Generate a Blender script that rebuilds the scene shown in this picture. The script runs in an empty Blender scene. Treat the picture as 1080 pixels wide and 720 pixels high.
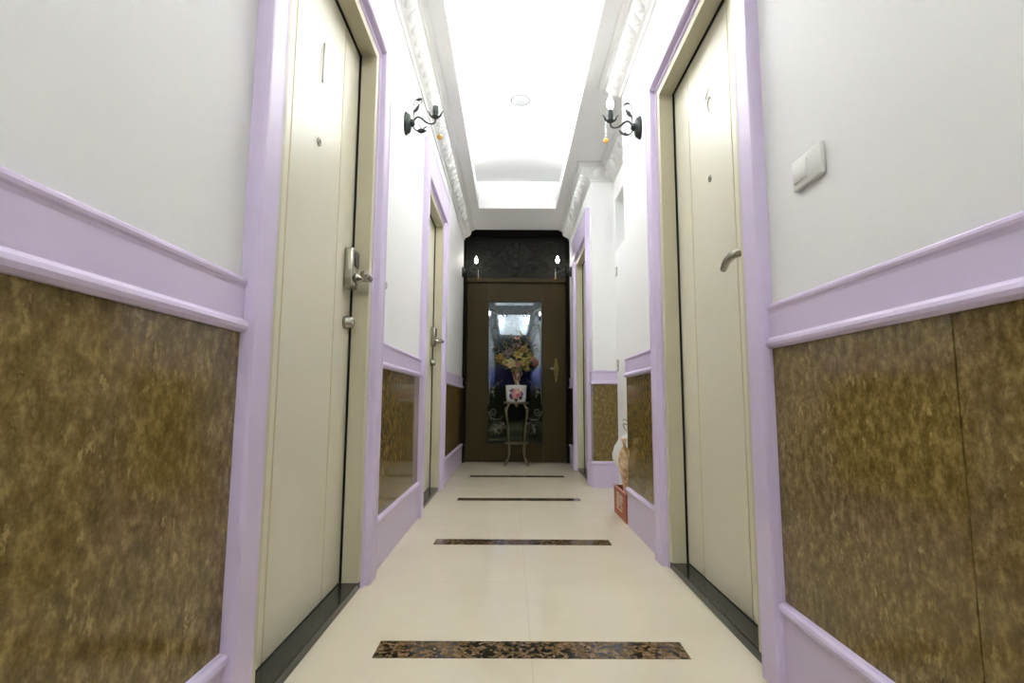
import bpy, bmesh, math, random
from mathutils import Vector, Matrix

random.seed(7)
S = bpy.context.scene
COL = S.collection
PI = math.pi

# ------------------------------------------------------------------ camera
CAM_H = 0.67
cam_d = bpy.data.cameras.new('camera')
cam = bpy.data.objects.new('camera', cam_d)
COL.objects.link(cam)
cam_d.sensor_width = 36.0
cam_d.lens = 36.0 * 551.7 / 1080.0
cam_d.clip_start = 0.02
_yaw, _pit, _rol = 0.0013468, 0.1120, 0.0049664
_B = Matrix(((1, 0, 0), (0, 0, -1), (0, 1, 0)))
_Ry = Matrix(((math.cos(_yaw), -math.sin(_yaw), 0), (math.sin(_yaw), math.cos(_yaw), 0), (0, 0, 1)))
_Rx = Matrix(((1, 0, 0), (0, math.cos(_pit), math.sin(_pit)), (0, -math.sin(_pit), math.cos(_pit))))
_Rz = Matrix(((math.cos(_rol), -math.sin(_rol), 0), (math.sin(_rol), math.cos(_rol), 0), (0, 0, 1)))
_R = _Rz @ _Rx @ _B @ _Ry
_M = Matrix((_R[0], -_R[1], -_R[2])).transposed().to_4x4()
_M.translation = Vector((0, 0, CAM_H))
cam.matrix_world = _M
S.camera = cam

# ------------------------------------------------------------------ exposure and light
S.view_settings.view_transform = 'Standard'
S.view_settings.look = 'None'
S.view_settings.gamma = 1.0
S.view_settings.use_curve_mapping = False
S.view_settings.exposure = 1.34

W = bpy.data.worlds.new('world')
S.world = W
W.use_nodes = True
W.node_tree.nodes['Background'].inputs[0].default_value = (0.9, 0.93, 1.0, 1)
W.node_tree.nodes['Background'].inputs[1].default_value = 0.15

XL, XR = -0.54, 0.65          # wall faces
XS = 0.84                     # side wall of the recess
ZS, ZC = 2.59, 2.87           # soffit and raised ceiling
TX0, TX1 = -0.333, 0.442      # tray opening
Y_BACK, Y_END = -6.0, 5.74


def cove_light(name, x, y0, y1, tilt, power):
    """Lamp strip lying behind the lip of the ceiling tray, shining up and inwards."""
    l = bpy.data.lights.new(name, 'AREA')
    l.shape = 'RECTANGLE'
    l.size, l.size_y = 0.05, y1 - y0
    l.energy = power
    l.color = (0.955, 0.985, 1.0)
    o = bpy.data.objects.new(name, l)
    COL.objects.link(o)
    o.location = (x, (y0 + y1) / 2, 2.665)
    o.rotation_euler = (0, PI + tilt, 0)
    return o


COVE_W = 30
for (y0, y1, k) in ((1.2, 3.0, 0.32), (3.0, 4.2, 0.31), (-3.6, -0.2, 0.98)):
    cove_light('cove_lamp', -0.47, y0, y1, 0.45, COVE_W * k)
    cove_light('cove_lamp', 0.58, y0, y1, -0.45, COVE_W * k)


# ------------------------------------------------------------------ materials
def mat(name, col, rough=0.5, metal=0.0, spec=0.5, coat=0.0, emit=None, strength=0.0, trans=0.0, bump=None):
    m = bpy.data.materials.new(name)
    m.use_nodes = True
    nt = m.node_tree
    b = nt.nodes['Principled BSDF']
    b.inputs['Base Color'].default_value = (*col, 1)
    b.inputs['Roughness'].default_value = rough
    b.inputs['Metallic'].default_value = metal
    b.inputs['Specular IOR Level'].default_value = spec
    b.inputs['Coat Weight'].default_value = coat
    b.inputs['Transmission Weight'].default_value = trans
    if emit:
        b.inputs['Emission Color'].default_value = (*emit, 1)
        b.inputs['Emission Strength'].default_value = strength
    if bump:
        sc, st = bump
        n = nt.nodes.new('ShaderNodeTexNoise')
        n.inputs['Scale'].default_value = sc
        n.inputs['Detail'].default_value = 3
        tc = nt.nodes.new('ShaderNodeTexCoord')
        nt.links.new(tc.outputs['Object'], n.inputs['Vector'])
        bp = nt.nodes.new('ShaderNodeBump')
        bp.inputs['Strength'].default_value = st
        bp.inputs['Distance'].default_value = 0.01
        nt.links.new(n.outputs['Fac'], bp.inputs['Height'])
        nt.links.new(bp.outputs['Normal'], b.inputs['Normal'])
    return m


def ramp(nt, fac, stops):
    r = nt.nodes.new('ShaderNodeValToRGB')
    e = r.color_ramp.elements
    while len(e) < len(stops):
        e.new(0.5)
    for i, (p, c) in enumerate(stops):
        e[i].position = p
        e[i].color = (*c, 1)
    nt.links.new(fac, r.inputs['Fac'])
    return r.outputs['Color']


def mixc(nt, fac, a, b, blend='MIX'):
    m = nt.nodes.new('ShaderNodeMix')
    m.data_type = 'RGBA'
    m.blend_type = blend
    for sock, v in ((m.inputs[0], fac), (m.inputs[6], a), (m.inputs[7], b)):
        if isinstance(v, (int, float)):
            sock.default_value = v
        elif isinstance(v, tuple):
            sock.default_value = (*v, 1)
        else:
            nt.links.new(v, sock)
    return m.outputs[2]


def mapped(nt, scale=(1, 1, 1), loc=(0, 0, 0)):
    tc = nt.nodes.new('ShaderNodeTexCoord')
    mp = nt.nodes.new('ShaderNodeMapping')
    mp.inputs['Scale'].default_value = scale
    mp.inputs['Location'].default_value = loc
    nt.links.new(tc.outputs['Object'], mp.inputs['Vector'])
    return mp.outputs['Vector']


def noise(nt, vec, scale, detail=3, rough=0.5):
    n = nt.nodes.new('ShaderNodeTexNoise')
    n.inputs['Scale'].default_value = scale
    n.inputs['Detail'].default_value = detail
    n.inputs['Roughness'].default_value = rough
    nt.links.new(vec, n.inputs['Vector'])
    return n.outputs['Fac']


def voronoi(nt, vec, scale, feature='F1', out='Distance'):
    n = nt.nodes.new('ShaderNodeTexVoronoi')
    n.feature = feature
    n.inputs['Scale'].default_value = scale
    nt.links.new(vec, n.inputs['Vector'])
    return n.outputs[out]


def math_n(nt, op, a, b=None, c=None):
    m = nt.nodes.new('ShaderNodeMath')
    m.operation = op
    for i, v in enumerate((a, b, c)):
        if v is None:
            continue
        if isinstance(v, (int, float)):
            m.inputs[i].default_value = v
        else:
            nt.links.new(v, m.inputs[i])
    return m.outputs[0]


def sep(nt, vec):
    s = nt.nodes.new('ShaderNodeSeparateXYZ')
    nt.links.new(vec, s.inputs[0])
    return s.outputs


M = {}
M['white'] = mat('white_wall_paint', (0.86, 0.86, 0.85), 0.55, bump=(60, 0.03))
M['ceil'] = mat('white_ceiling_paint', (0.88, 0.88, 0.87), 0.6)
M['plaster'] = mat('white_plaster', (0.84, 0.84, 0.82), 0.6)
M['lilac'] = mat('lilac_gloss_paint', (0.67, 0.575, 0.77), 0.32, bump=(25, 0.02))
M['cream'] = mat('cream_lacquer', (0.69, 0.655, 0.51), 0.3, bump=(18, 0.015))
M['jamb'] = mat('cream_frame_paint', (0.58, 0.54, 0.385), 0.4)
M['gold_line'] = mat('gold_inlay', (0.55, 0.42, 0.14), 0.35, metal=0.4)
M['black'] = mat('black_gap', (0.006, 0.006, 0.006), 0.8)
M['black_stone'] = mat('black_granite', (0.020, 0.023, 0.016), 0.14, bump=(80, 0.01))
M['iron'] = mat('black_green_iron', (0.022, 0.030, 0.027), 0.42, metal=0.4)
M['iron_grey'] = mat('grey_worn_iron', (0.16, 0.16, 0.13), 0.4, metal=0.6)
M['iron_dark'] = mat('dark_scroll_iron', (0.020, 0.021, 0.015), 0.45, metal=0.3, spec=0.25)
M['bulb'] = mat('glowing_bulb', (1, 1, 1), 0.3, emit=(1.0, 0.95, 0.87), strength=23)
M['crystal'] = mat('clear_crystal', (0.92, 0.93, 0.95), 0.08, spec=0.8, coat=0.5)
M['amber'] = mat('amber_glass', (0.85, 0.45, 0.06), 0.08, spec=0.8, coat=0.6, trans=0.25)
M['nickel'] = mat('satin_nickel', (0.36, 0.345, 0.29), 0.24, metal=0.95)
M['steel_dark'] = mat('dark_keypad', (0.03, 0.032, 0.03), 0.25)
M['plastic_white'] = mat('ivory_plastic', (0.74, 0.73, 0.69), 0.35)
M['plastic_grey'] = mat('grey_plastic', (0.45, 0.44, 0.41), 0.4)
M['brass'] = mat('aged_brass', (0.24, 0.17, 0.055), 0.3, metal=0.9)
M['stand'] = mat('bronzed_stand_metal', (0.17, 0.145, 0.085), 0.4, metal=0.6)
M['door_wood'] = mat('dark_bronze_door', (0.052, 0.038, 0.015), 0.42, spec=0.10, bump=(14, 0.02))
M['door_black'] = mat('black_door_frame', (0.005, 0.005, 0.004), 0.5, spec=0.06)
M['transom'] = mat('smoked_transom', (0.012, 0.012, 0.009), 0.5, spec=0.15)
M['red_card'] = mat('orange_red_card', (0.40, 0.095, 0.04), 0.45)
M['red_rim'] = mat('pale_red_card_edge', (0.75, 0.35, 0.25), 0.5)
M['lettering'] = mat('pale_print', (0.80, 0.66, 0.50), 0.5)
M['white_bag'] = mat('white_plastic_film', (0.76, 0.74, 0.70), 0.3, trans=0.0, bump=(22, 0.5))
M['dark_goods'] = mat('dark_goods', (0.05, 0.035, 0.02), 0.4)
M['grey_bag'] = mat('grey_bag_handle', (0.42, 0.45, 0.42), 0.4)
M['leaf_green'] = mat('dusty_green_leaf', (0.045, 0.055, 0.018), 0.5)
M['leaf_olive'] = mat('olive_leaf', (0.11, 0.095, 0.025), 0.5)
M['fixture'] = mat('shade_darkened_fixture', (0.27, 0.27, 0.265), 0.5)  # white fixture; faint shading against the bright ceiling put into a darker grey
M['petal_gold'] = mat('golden_petal', (0.34, 0.20, 0.045), 0.55)
M['petal_yellow'] = mat('yellow_petal', (0.38, 0.29, 0.07), 0.55)
M['petal_cream'] = mat('cream_petal', (0.50, 0.41, 0.19), 0.55)
M['petal_pink'] = mat('dusky_pink_petal', (0.36, 0.17, 0.14), 0.55)
M['petal_mauve'] = mat('mauve_petal', (0.20, 0.12, 0.13), 0.55)
M['back_wood'] = mat('dark_wood_wall', (0.04, 0.03, 0.02), 0.5)


def stone_material():
    m = mat('brown_polished_stone', (0.1, 0.07, 0.02), 0.10, spec=0.38)
    nt = m.node_tree
    b = nt.nodes['Principled BSDF']
    v = mapped(nt, (1, 1, 0.7))
    v2 = mapped(nt, (1, 1, 0.6), (3, 1, 2))
    n1 = noise(nt, v, 48, 6, 0.75)
    n2 = noise(nt, v2, 62, 4, 0.65)
    n3 = noise(nt, mapped(nt, (1, 1, 0.12)), 6, 2)
    c = ramp(nt, n1, [(0.36, (0.072, 0.046, 0.010)), (0.50, (0.178, 0.122, 0.033)), (0.64, (0.35, 0.25, 0.085))])
    fleck = ramp(nt, n2, [(0.57, (0, 0, 0)), (0.64, (1, 1, 1))])
    n4 = noise(nt, mapped(nt, (1, 1, 0.8), (7, 3, 1)), 11, 3)
    patch = ramp(nt, n4, [(0.42, (0, 0, 0)), (0.62, (1, 1, 1))])
    amt = math_n(nt, 'MULTIPLY', fleck, patch)
    amt = math_n(nt, 'MULTIPLY', amt, 0.75)
    c = mixc(nt, amt, c, (0.52, 0.39, 0.14))
    c = mixc(nt, 0.25, c, ramp(nt, n3, [(0.3, (0.11, 0.073, 0.02)), (0.7, (0.21, 0.14, 0.046))]))
    nt.links.new(c, b.inputs['Base Color'])
    bp = nt.nodes.new('ShaderNodeBump')
    bp.inputs['Strength'].default_value = 0.03
    bp.inputs['Distance'].default_value = 0.004
    nt.links.new(n1, bp.inputs['Height'])
    nt.links.new(bp.outputs['Normal'], b.inputs['Normal'])
    return m


def floor_material():
    m = mat('cream_polished_tile', (0.62, 0.54, 0.38), 0.10, spec=0.24)
    nt = m.node_tree
    b = nt.nodes['Principled BSDF']
    v = mapped(nt)
    n1 = noise(nt, v, 3.0, 4)
    c = ramp(nt, n1, [(0.3, (0.68, 0.61, 0.465)), (0.7, (0.73, 0.665, 0.52))])
    x, y, z = sep(nt, v)
    # fine tile joints: the centre line and the edges of the granite bands
    dx = math_n(nt, 'ABSOLUTE', math_n(nt, 'SUBTRACT', x, 0.057))
    jx = math_n(nt, 'LESS_THAN', dx, 0.0008)
    yy = math_n(nt, 'MODULO', math_n(nt, 'ADD', y, 10.8 - 1.45), 1.08)
    jy = math_n(nt, 'LESS_THAN', math_n(nt, 'ABSOLUTE', math_n(nt, 'SUBTRACT', yy, 0.58)), 0.0008)
    j = math_n(nt, 'MAXIMUM', jx, jy)
    c = mixc(nt, math_n(nt, 'MULTIPLY', j, 0.35), c, (0.30, 0.25, 0.17))
    nt.links.new(c, b.inputs['Base Color'])
    return m


def granite_material():
    m = mat('speckled_granite', (0.05, 0.03, 0.02), 0.12, spec=0.45)
    nt = m.node_tree
    b = nt.nodes['Principled BSDF']
    v = mapped(nt)
    vo = voronoi(nt, v, 84, 'F1', 'Color')
    r = sep(nt, vo)[0]
    c = ramp(nt, r, [(0.0, (0.014, 0.012, 0.006)), (0.34, (0.022, 0.018, 0.009)), (0.42, (0.12, 0.075, 0.025)), (0.75, (0.20, 0.125, 0.05)), (0.9, (0.27, 0.165, 0.10))])
    n = noise(nt, v, 120, 4)
    c = mixc(nt, ramp(nt, n, [(0.52, (0, 0, 0)), (0.66, (1, 1, 1))]), c, (0.02, 0.016, 0.01))
    nt.links.new(c, b.inputs['Base Color'])
    return m


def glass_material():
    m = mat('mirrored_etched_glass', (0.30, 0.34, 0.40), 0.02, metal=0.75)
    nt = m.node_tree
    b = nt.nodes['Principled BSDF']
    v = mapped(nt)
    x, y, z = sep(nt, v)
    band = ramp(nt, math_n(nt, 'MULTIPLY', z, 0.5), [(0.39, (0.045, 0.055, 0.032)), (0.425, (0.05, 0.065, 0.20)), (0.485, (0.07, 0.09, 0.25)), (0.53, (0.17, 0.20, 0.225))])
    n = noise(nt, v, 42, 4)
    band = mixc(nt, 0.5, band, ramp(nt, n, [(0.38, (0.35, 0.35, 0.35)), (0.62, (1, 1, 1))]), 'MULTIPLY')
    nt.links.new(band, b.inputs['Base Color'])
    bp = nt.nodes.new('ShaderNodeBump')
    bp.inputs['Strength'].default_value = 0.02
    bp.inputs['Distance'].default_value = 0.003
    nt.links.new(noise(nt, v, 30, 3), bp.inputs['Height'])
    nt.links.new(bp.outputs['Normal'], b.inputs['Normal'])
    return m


def porcelain_material():
    m = mat('painted_porcelain', (0.7, 0.7, 0.7), 0.15, coat=0.3)
    nt = m.node_tree
    b = nt.nodes['Principled BSDF']
    v = mapped(nt)
    def blot(px, pz, r, soft=0.012):
        d = nt.nodes.new('ShaderNodeVectorMath')
        d.operation = 'DISTANCE'
        nt.links.new(v, d.inputs[0])
        d.inputs[1].default_value = (px, -0.105, pz)
        dd = math_n(nt, 'ADD', d.outputs['Value'], math_n(nt, 'MULTIPLY', math_n(nt, 'SUBTRACT', noise(nt, v, 55, 2), 0.5), 0.05))
        return math_n(nt, 'LESS_THAN', dd, r * 1.1)
    c = (0.68, 0.68, 0.66)
    for px, pz, r, col in ((-0.055, 0.06, 0.030, (0.03, 0.025, 0.10)), (0.058, 0.085, 0.026, (0.05, 0.04, 0.12)),
                           (-0.045, 0.115, 0.024, (0.10, 0.07, 0.16)), (0.045, 0.045, 0.026, (0.04, 0.05, 0.06)),
                           (-0.075, 0.10, 0.016, (0.04, 0.05, 0.03)), (0.0, 0.03, 0.022, (0.05, 0.05, 0.04)),
                           (0.075, 0.12, 0.014, (0.30, 0.10, 0.16)),
                           (0.0, 0.085, 0.046, (0.55, 0.20, 0.22)), (0.008, 0.105, 0.022, (0.70, 0.42, 0.38)),
                           (-0.018, 0.078, 0.018, (0.60, 0.30, 0.36)), (0.018, 0.072, 0.014, (0.42, 0.08, 0.10))):
        c = mixc(nt, blot(px, pz, r), c, col)
    nt.links.new(c, b.inputs['Base Color'])
    return m


def vase_material():
    m = mat('mottled_brown_vase', (0.2, 0.1, 0.06), 0.2)
    nt = m.node_tree
    b = nt.nodes['Principled BSDF']
    v = mapped(nt)
    c = ramp(nt, noise(nt, v, 45, 3), [(0.38, (0.09, 0.035, 0.025)), (0.5, (0.34, 0.20, 0.13)), (0.62, (0.55, 0.42, 0.33))])
    nt.links.new(c, b.inputs['Base Color'])
    return m


def lace_bag_material():
    m = mat('peach_patterned_film', (0.6, 0.4, 0.2), 0.3, bump=(35, 0.5))
    nt = m.node_tree
    b = nt.nodes['Principled BSDF']
    v = mapped(nt)
    c = ramp(nt, noise(nt, v, 26, 4), [(0.38, (0.50, 0.27, 0.09)), (0.5, (0.74, 0.50, 0.28)), (0.62, (0.86, 0.68, 0.48))])
    nt.links.new(c, b.inputs['Base Color'])
    return m


M['stone'] = stone_material()
M['floor'] = floor_material()
M['granite'] = granite_material()
M['glass'] = glass_material()
M['porcelain'] = porcelain_material()
M['vase'] = vase_material()
M['lace'] = lace_bag_material()


# ------------------------------------------------------------------ mesh helpers
class MB:
    def __init__(self):
        self.v, self.f, self.s = [], [], []

    def add(self, verts, faces, smooth=False):
        o = len(self.v)
        self.v += [tuple(p) for p in verts]
        self.f += [tuple(i + o for i in f) for f in faces]
        self.s += [smooth] * len(faces)
        return self

    def box(self, x0, x1, y0, y1, z0, z1):
        x0, x1 = min(x0, x1), max(x0, x1)
        y0, y1 = min(y0, y1), max(y0, y1)
        z0, z1 = min(z0, z1), max(z0, z1)
        v = [(x, y, z) for x in (x0, x1) for y in (y0, y1) for z in (z0, z1)]
        return self.add(v, [(0, 1, 3, 2), (4, 6, 7, 5), (0, 4, 5, 1), (2, 3, 7, 6), (0, 2, 6, 4), (1, 5, 7, 3)])

    def rbox(self, x0, x1, y0, y1, z0, z1, b=0.003, seg=2):
        bm = bmesh.new()
        bmesh.ops.create_cube(bm, size=1)
        for v in bm.verts:
            v.co = Vector(((x0 + x1) / 2 + v.co.x * (x1 - x0), (y0 + y1) / 2 + v.co.y * (y1 - y0), (z0 + z1) / 2 + v.co.z * (z1 - z0)))
        bmesh.ops.bevel(bm, geom=bm.edges[:], offset=b, segments=seg, affect='EDGES', profile=0.5)
        bm.verts.index_update()
        self.add([v.co.copy() for v in bm.verts], [[v.index for v in f.verts] for f in bm.faces], True)
        bm.free()
        return self

    def tube(self, pts, r, n=8, cap=True):
        pts = [Vector(p) for p in pts]
        if not isinstance(r, (list, tuple)):
            r = [r] * len(pts)
        rings = []
        up = None
        for i, p in enumerate(pts):
            t = (pts[min(i + 1, len(pts) - 1)] - pts[max(i - 1, 0)]).normalized()
            if up is None:
                up = Vector((0, 0, 1)) if abs(t.z) < 0.9 else Vector((0, 1, 0))
            a = (up - t * up.dot(t))
            if a.length < 1e-5:
                a = t.orthogonal()
            a.normalize()
            up = a
            c = t.cross(a)
            rings.append([p + (a * math.cos(2 * PI * k / n) + c * math.sin(2 * PI * k / n)) * r[i] for k in range(n)])
        v = [q for g in rings for q in g]
        f = []
        for i in range(len(pts) - 1):
            for k in range(n):
                f.append((i * n + k, i * n + (k + 1) % n, (i + 1) * n + (k + 1) % n, (i + 1) * n + k))
        if cap:
            f.append(tuple(range(n - 1, -1, -1)))
            f.append(tuple((len(pts) - 1) * n + k for k in range(n)))
        return self.add(v, f, True)

    def lathe(self, prof, c=(0, 0, 0), n=24, axis='Z', sx=1.0, sy=1.0):
        """prof: (radius, height) pairs; revolved about an axis through c."""
        v, f = [], []
        for (r, h) in prof:
            for k in range(n):
                a = 2 * PI * k / n
                p = (r * math.cos(a) * sx, r * math.sin(a) * sy, h)
                if axis == 'X':
                    p = (p[2], p[0], p[1])
                elif axis == 'Y':
                    p = (p[0], p[2], p[1])
                v.append((p[0] + c[0], p[1] + c[1], p[2] + c[2]))
        m = len(prof)
        for i in range(m - 1):
            for k in range(n):
                f.append((i * n + k, i * n + (k + 1) % n, (i + 1) * n + (k + 1) % n, (i + 1) * n + k))
        if prof[0][0] > 1e-6:
            f.append(tuple(range(n - 1, -1, -1)))
        if prof[-1][0] > 1e-6:
            f.append(tuple((m - 1) * n + k for k in range(n)))
        return self.add(v, f, True)

    def ell(self, c, r, n=10, m=7, rot=None):
        v, f = [], []
        for i in range(m + 1):
            th = PI * i / m
            for k in range(n):
                a = 2 * PI * k / n
                p = Vector((r[0] * math.sin(th) * math.cos(a), r[1] * math.sin(th) * math.sin(a), r[2] * math.cos(th)))
                if rot is not None:
                    p = rot @ p
                v.append(p + Vector(c))
        for i in range(m):
            for k in range(n):
                f.append((i * n + k, (i + 1) * n + k, (i + 1) * n + (k + 1) % n, i * n + (k + 1) % n))
        return self.add(v, f, True)

    def sweep(self, path, prof, smooth=False):
        """prof: (out, z) closed outline swept along a plan polyline; 'out' is to the left of travel; corners mitred."""
        P = [Vector(p) for p in path]
        nrm = []
        for i in range(len(P) - 1):
            d = (P[i + 1] - P[i]).normalized()
            nrm.append(Vector((-d.y, d.x)))
        v, f = [], []
        for i, p in enumerate(P):
            if i == 0:
                o = nrm[0]
            elif i == len(P) - 1:
                o = nrm[-1]
            else:
                o = nrm[i - 1] + nrm[i]
                o = o / max(0.2, o.dot(nrm[i]))
            for (a, z) in prof:
                v.append((p.x + o.x * a, p.y + o.y * a, z))
        k = len(prof)
        for i in range(len(P) - 1):
            for j in range(k):
                f.append((i * k + j, i * k + (j + 1) % k, (i + 1) * k + (j + 1) % k, (i + 1) * k + j))
        f.append(tuple(range(k - 1, -1, -1)))
        f.append(tuple((len(P) - 1) * k + j for j in range(k)))
        return self.add(v, f, smooth)

    def build(self, name, m, parent=None, bevel=0.0, loc=None):
        me = bpy.data.meshes.new(name)
        me.from_pydata([tuple(p) for p in self.v], [], self.f)
        me.update()
        bm = bmesh.new()
        bm.from_mesh(me)
        bmesh.ops.recalc_face_normals(bm, faces=bm.faces[:])
        bm.to_mesh(me)
        bm.free()
        for p, s in zip(me.polygons, self.s):
            p.use_smooth = s
        me.materials.append(m)
        o = bpy.data.objects.new(name, me)
        COL.objects.link(o)
        if parent is not None:
            o.parent = parent
        if loc is not None:
            o.location = loc
        if bevel:
            b = o.modifiers.new('bevel', 'BEVEL')
            b.width = bevel
            b.segments = 2
            b.limit_method = 'ANGLE'
        return o


def tag(o, label, cat, group=None, kind=None):
    o['label'] = label
    o['category'] = cat
    if group:
        o['group'] = group
    if kind:
        o['kind'] = kind
    return o


def root(name, loc, label, cat, rz=0.0, group=None, kind=None):
    o = bpy.data.objects.new(name, None)
    o.empty_display_size = 0.05
    COL.objects.link(o)
    o.location = loc
    o.rotation_euler = (0, 0, rz)
    return tag(o, label, cat, group, kind)


def dup(src, loc, rz, label, scale=None):
    def cp(o, parent):
        c = o.copy()
        COL.objects.link(c)
        c.parent = parent
        for ch in list(o.children):
            cp(ch, c)
        return c
    r = cp(src, None)
    r.location = loc
    r.rotation_euler = (0, 0, rz)
    r['label'] = label
    return r


def smooth_path(pts, n=6):
    """Catmull-Rom through the points."""
    P = [Vector(p) for p in pts]
    out = []
    for i in range(len(P) - 1):
        p0, p1, p2, p3 = P[max(i - 1, 0)], P[i], P[i + 1], P[min(i + 2, len(P) - 1)]
        for k in range(n):
            t = k / n
            out.append(0.5 * ((2 * p1) + (p2 - p0) * t + (2 * p0 - 5 * p1 + 4 * p2 - p3) * t * t + (3 * p1 - p0 - 3 * p2 + p3) * t ** 3))
    out.append(P[-1])
    return out


def leaf_shape(mb, base, direction, length, width, normal=(0, 0, 1), fold=0.25, curl=0.15):
    d = Vector(direction).normalized()
    nn = Vector(normal)
    nn = nn - d * nn.dot(d)
    if nn.length < 1e-4:
        nn = d.orthogonal()
    nn.normalize()
    s = d.cross(nn)
    b = Vector(base)
    v, f = [], []
    prof = [(0, 0.12), (0.2, 0.7), (0.45, 1.0), (0.75, 0.62), (1.0, 0.04)]
    for t, w in prof:
        c = b + d * length * t - nn * curl * length * t * t
        hw = width * 0.5 * w
        v += [c - s * hw + nn * hw * fold, c, c + s * hw + nn * hw * fold]
    for sgn in (1, -1):
        pass
    for i in range(len(prof) - 1):
        for k in range(2):
            f.append((i * 3 + k, i * 3 + k + 1, (i + 1) * 3 + k + 1, (i + 1) * 3 + k))
    m = len(v)
    th = min(0.0012, length * 0.03)
    v += [p - nn * th for p in v]
    f += [tuple(i + m for i in reversed(q)) for q in list(f)]
    # rim so that the leaf is a closed thin solid
    L = len(prof)
    edge = [i * 3 for i in range(L)] + [(L - 1) * 3 + 1] + [i * 3 + 2 for i in range(L - 1, -1, -1)] + [1]
    for i in range(len(edge)):
        a, c = edge[i], edge[(i + 1) % len(edge)]
        f.append((a, c, c + m, a + m))
    mb.add(v, f, True)


# ------------------------------------------------------------------ room shell
# door openings in the walls (rough openings) : (y0, y1)
L1, L2 = (1.135, 1.955), (3.175, 3.99)
R1, R3 = (1.395, 2.20), (4.365, 5.135)
Z_OPEN = 2.045

fl = MB()
fl.box(-1.0, 1.4, Y_BACK - 0.1, 6.0, -0.12, 0.0)
floor = tag(fl.build('floor', M['floor']), 'cream polished tile floor of the corridor', 'floor', kind='structure')
for y in (-0.71, 0.37, 1.45, 2.53, 3.61, 4.70):
    g = MB().box(-0.36, 0.475, y, y + 0.098, -0.004, 0.0006)
    g.build('granite_inlay', M['granite'], floor)


def wall_mesh(mb, xa, xb, y0, y1, openings):
    y = y0
    for (a, b) in openings:
        mb.box(xa, xb, y, a, 0, ZC)
        mb.box(xa, xb, a, b, Z_OPEN, ZC)
        y = b
    mb.box(xa, xb, y, y1, 0, ZC)


w = MB()
wall_mesh(w, XL - 0.22, XL, Y_BACK, 5.95, [L1, L2])
wall_left = tag(w.build('wall_left', M['white']), 'white corridor wall with two keypad-lock doors', 'wall', kind='structure')
w = MB()
wall_mesh(w, XR, XR + 0.22, Y_BACK, 2.93, [R1])
wall_mesh(w, XR, XR + 0.22, 4.15, 5.95, [R3])
wall_right = tag(w.build('wall_right', M['white']), 'white corridor wall with the lever-handle door and the recess', 'wall', kind='structure')
# recess side wall with a niche
NY0, NY1, NZ0, NZ1 = 3.35, 4.12, 1.865, 2.295
w = MB()
w.box(XS, XS + 0.4, 2.80, 4.4, 0, NZ0)
w.box(XS, XS + 0.4, 2.80, 4.4, NZ1, ZC)
w.box(XS, XS + 0.4, 2.80, NY0, NZ0, NZ1)
w.box(XS, XS + 0.4, NY1, 4.4, NZ0, NZ1)
w.box(XS + 0.3, XS + 0.4, NY0, NY1, NZ0, NZ1)
tag(w.build('wall_recess', M['white']), 'white side wall of the recess with a high niche', 'wall', kind='structure')
w = MB().box(-0.9, 1.3, 5.87, 6.0, 0, ZC)
tag(w.build('wall_end', M['back_wood']), 'dark wall behind the black end door', 'wall', kind='structure')
w = MB().box(-0.9, 1.3, Y_BACK - 0.1, Y_BACK, 0, ZC)
tag(w.build('wall_back', M['back_wood']), 'dark wall closing the corridor at its other end', 'wall', kind='structure')

# ceiling: raised ceiling, soffit round two lit trays, lips hiding the lamp strips
c = MB()
c.box(-0.9, 1.3, Y_BACK - 0.1, 6.0, ZC, ZC + 0.1)
ceiling = tag(c.build('ceiling', M['ceil']), 'white ceiling with a raised tray lit from hidden coves', 'ceiling', kind='structure')
trays = [(1.1, 5.085), (-3.7, -0.1)]
c = MB()
XA, XB = XL, XS + 0.02
c.box(XA, TX0, Y_BACK, 5.9, ZS, ZS + 0.03)
c.box(TX1, XB, Y_BACK, 5.9, ZS, ZS + 0.03)
ycur = Y_BACK
for (a, b) in sorted(trays):
    c.box(TX0, TX1, ycur, a, ZS, ZC)
    ycur = b
c.box(TX0, TX1, ycur, 5.9, ZS, ZC)
for (a, b) in trays:
    for (x0, x1) in ((TX0 - 0.014, TX0), (TX1, TX1 + 0.014)):
        c.box(x0, x1, a, b, ZS + 0.03, ZS + 0.105)
    # cove ends
    for yy in (a, b):
        d = -0.02 if yy == a else 0.02
        c.box(XA, TX0, yy, yy + d, ZS + 0.03, ZC)
        c.box(TX1, XR, yy, yy + d, ZS + 0.03, ZC)
c.build('soffit', M['ceil'], ceiling)

# crown moulding
CROWN = [(0, ZS - 0.125), (0.010, ZS - 0.125), (0.013, ZS - 0.118), (0.010, ZS - 0.110), (0.016, ZS - 0.104), (0.030, ZS - 0.098),
         (0.046, ZS - 0.086), (0.062, ZS - 0.068), (0.075, ZS - 0.046), (0.082, ZS - 0.030), (0.092, ZS - 0.026), (0.097, ZS - 0.018),
         (0.108, ZS - 0.014), (0.120, ZS - 0.010), (0.120, ZS), (0, ZS)]


def crown(name, path, label):
    mb = MB()
    mb.sweep(path, CROWN)
    P = [Vector(p) for p in path]
    for i in range(len(P) - 1):
        d = P[i + 1] - P[i]
        ln = d.length
        d.normalize()
        n = Vector((-d.y, d.x))
        if ln < 0.3:
            cnt = max(1, int(ln / 0.088))
        else:
            cnt = int(ln / 0.088)
        R = Matrix(((d.x, n.x, 0), (d.y, n.y, 0), (0, 0, 1))).to_3x3() @ Matrix.Rotation(math.radians(-42), 3, 'X')
        for k in range(cnt):
            q = P[i] + d * ((k + 0.5) * ln / cnt)
            if q.y < 1.6:
                continue
            e = q + n * 0.056
            mb.ell((e.x, e.y, ZS - 0.070), (0.034, 0.021, 0.037), 12, 8, R)
    o = mb.build(name, M['plaster'])
    return tag(o, label, 'moulding', kind='structure')


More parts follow.
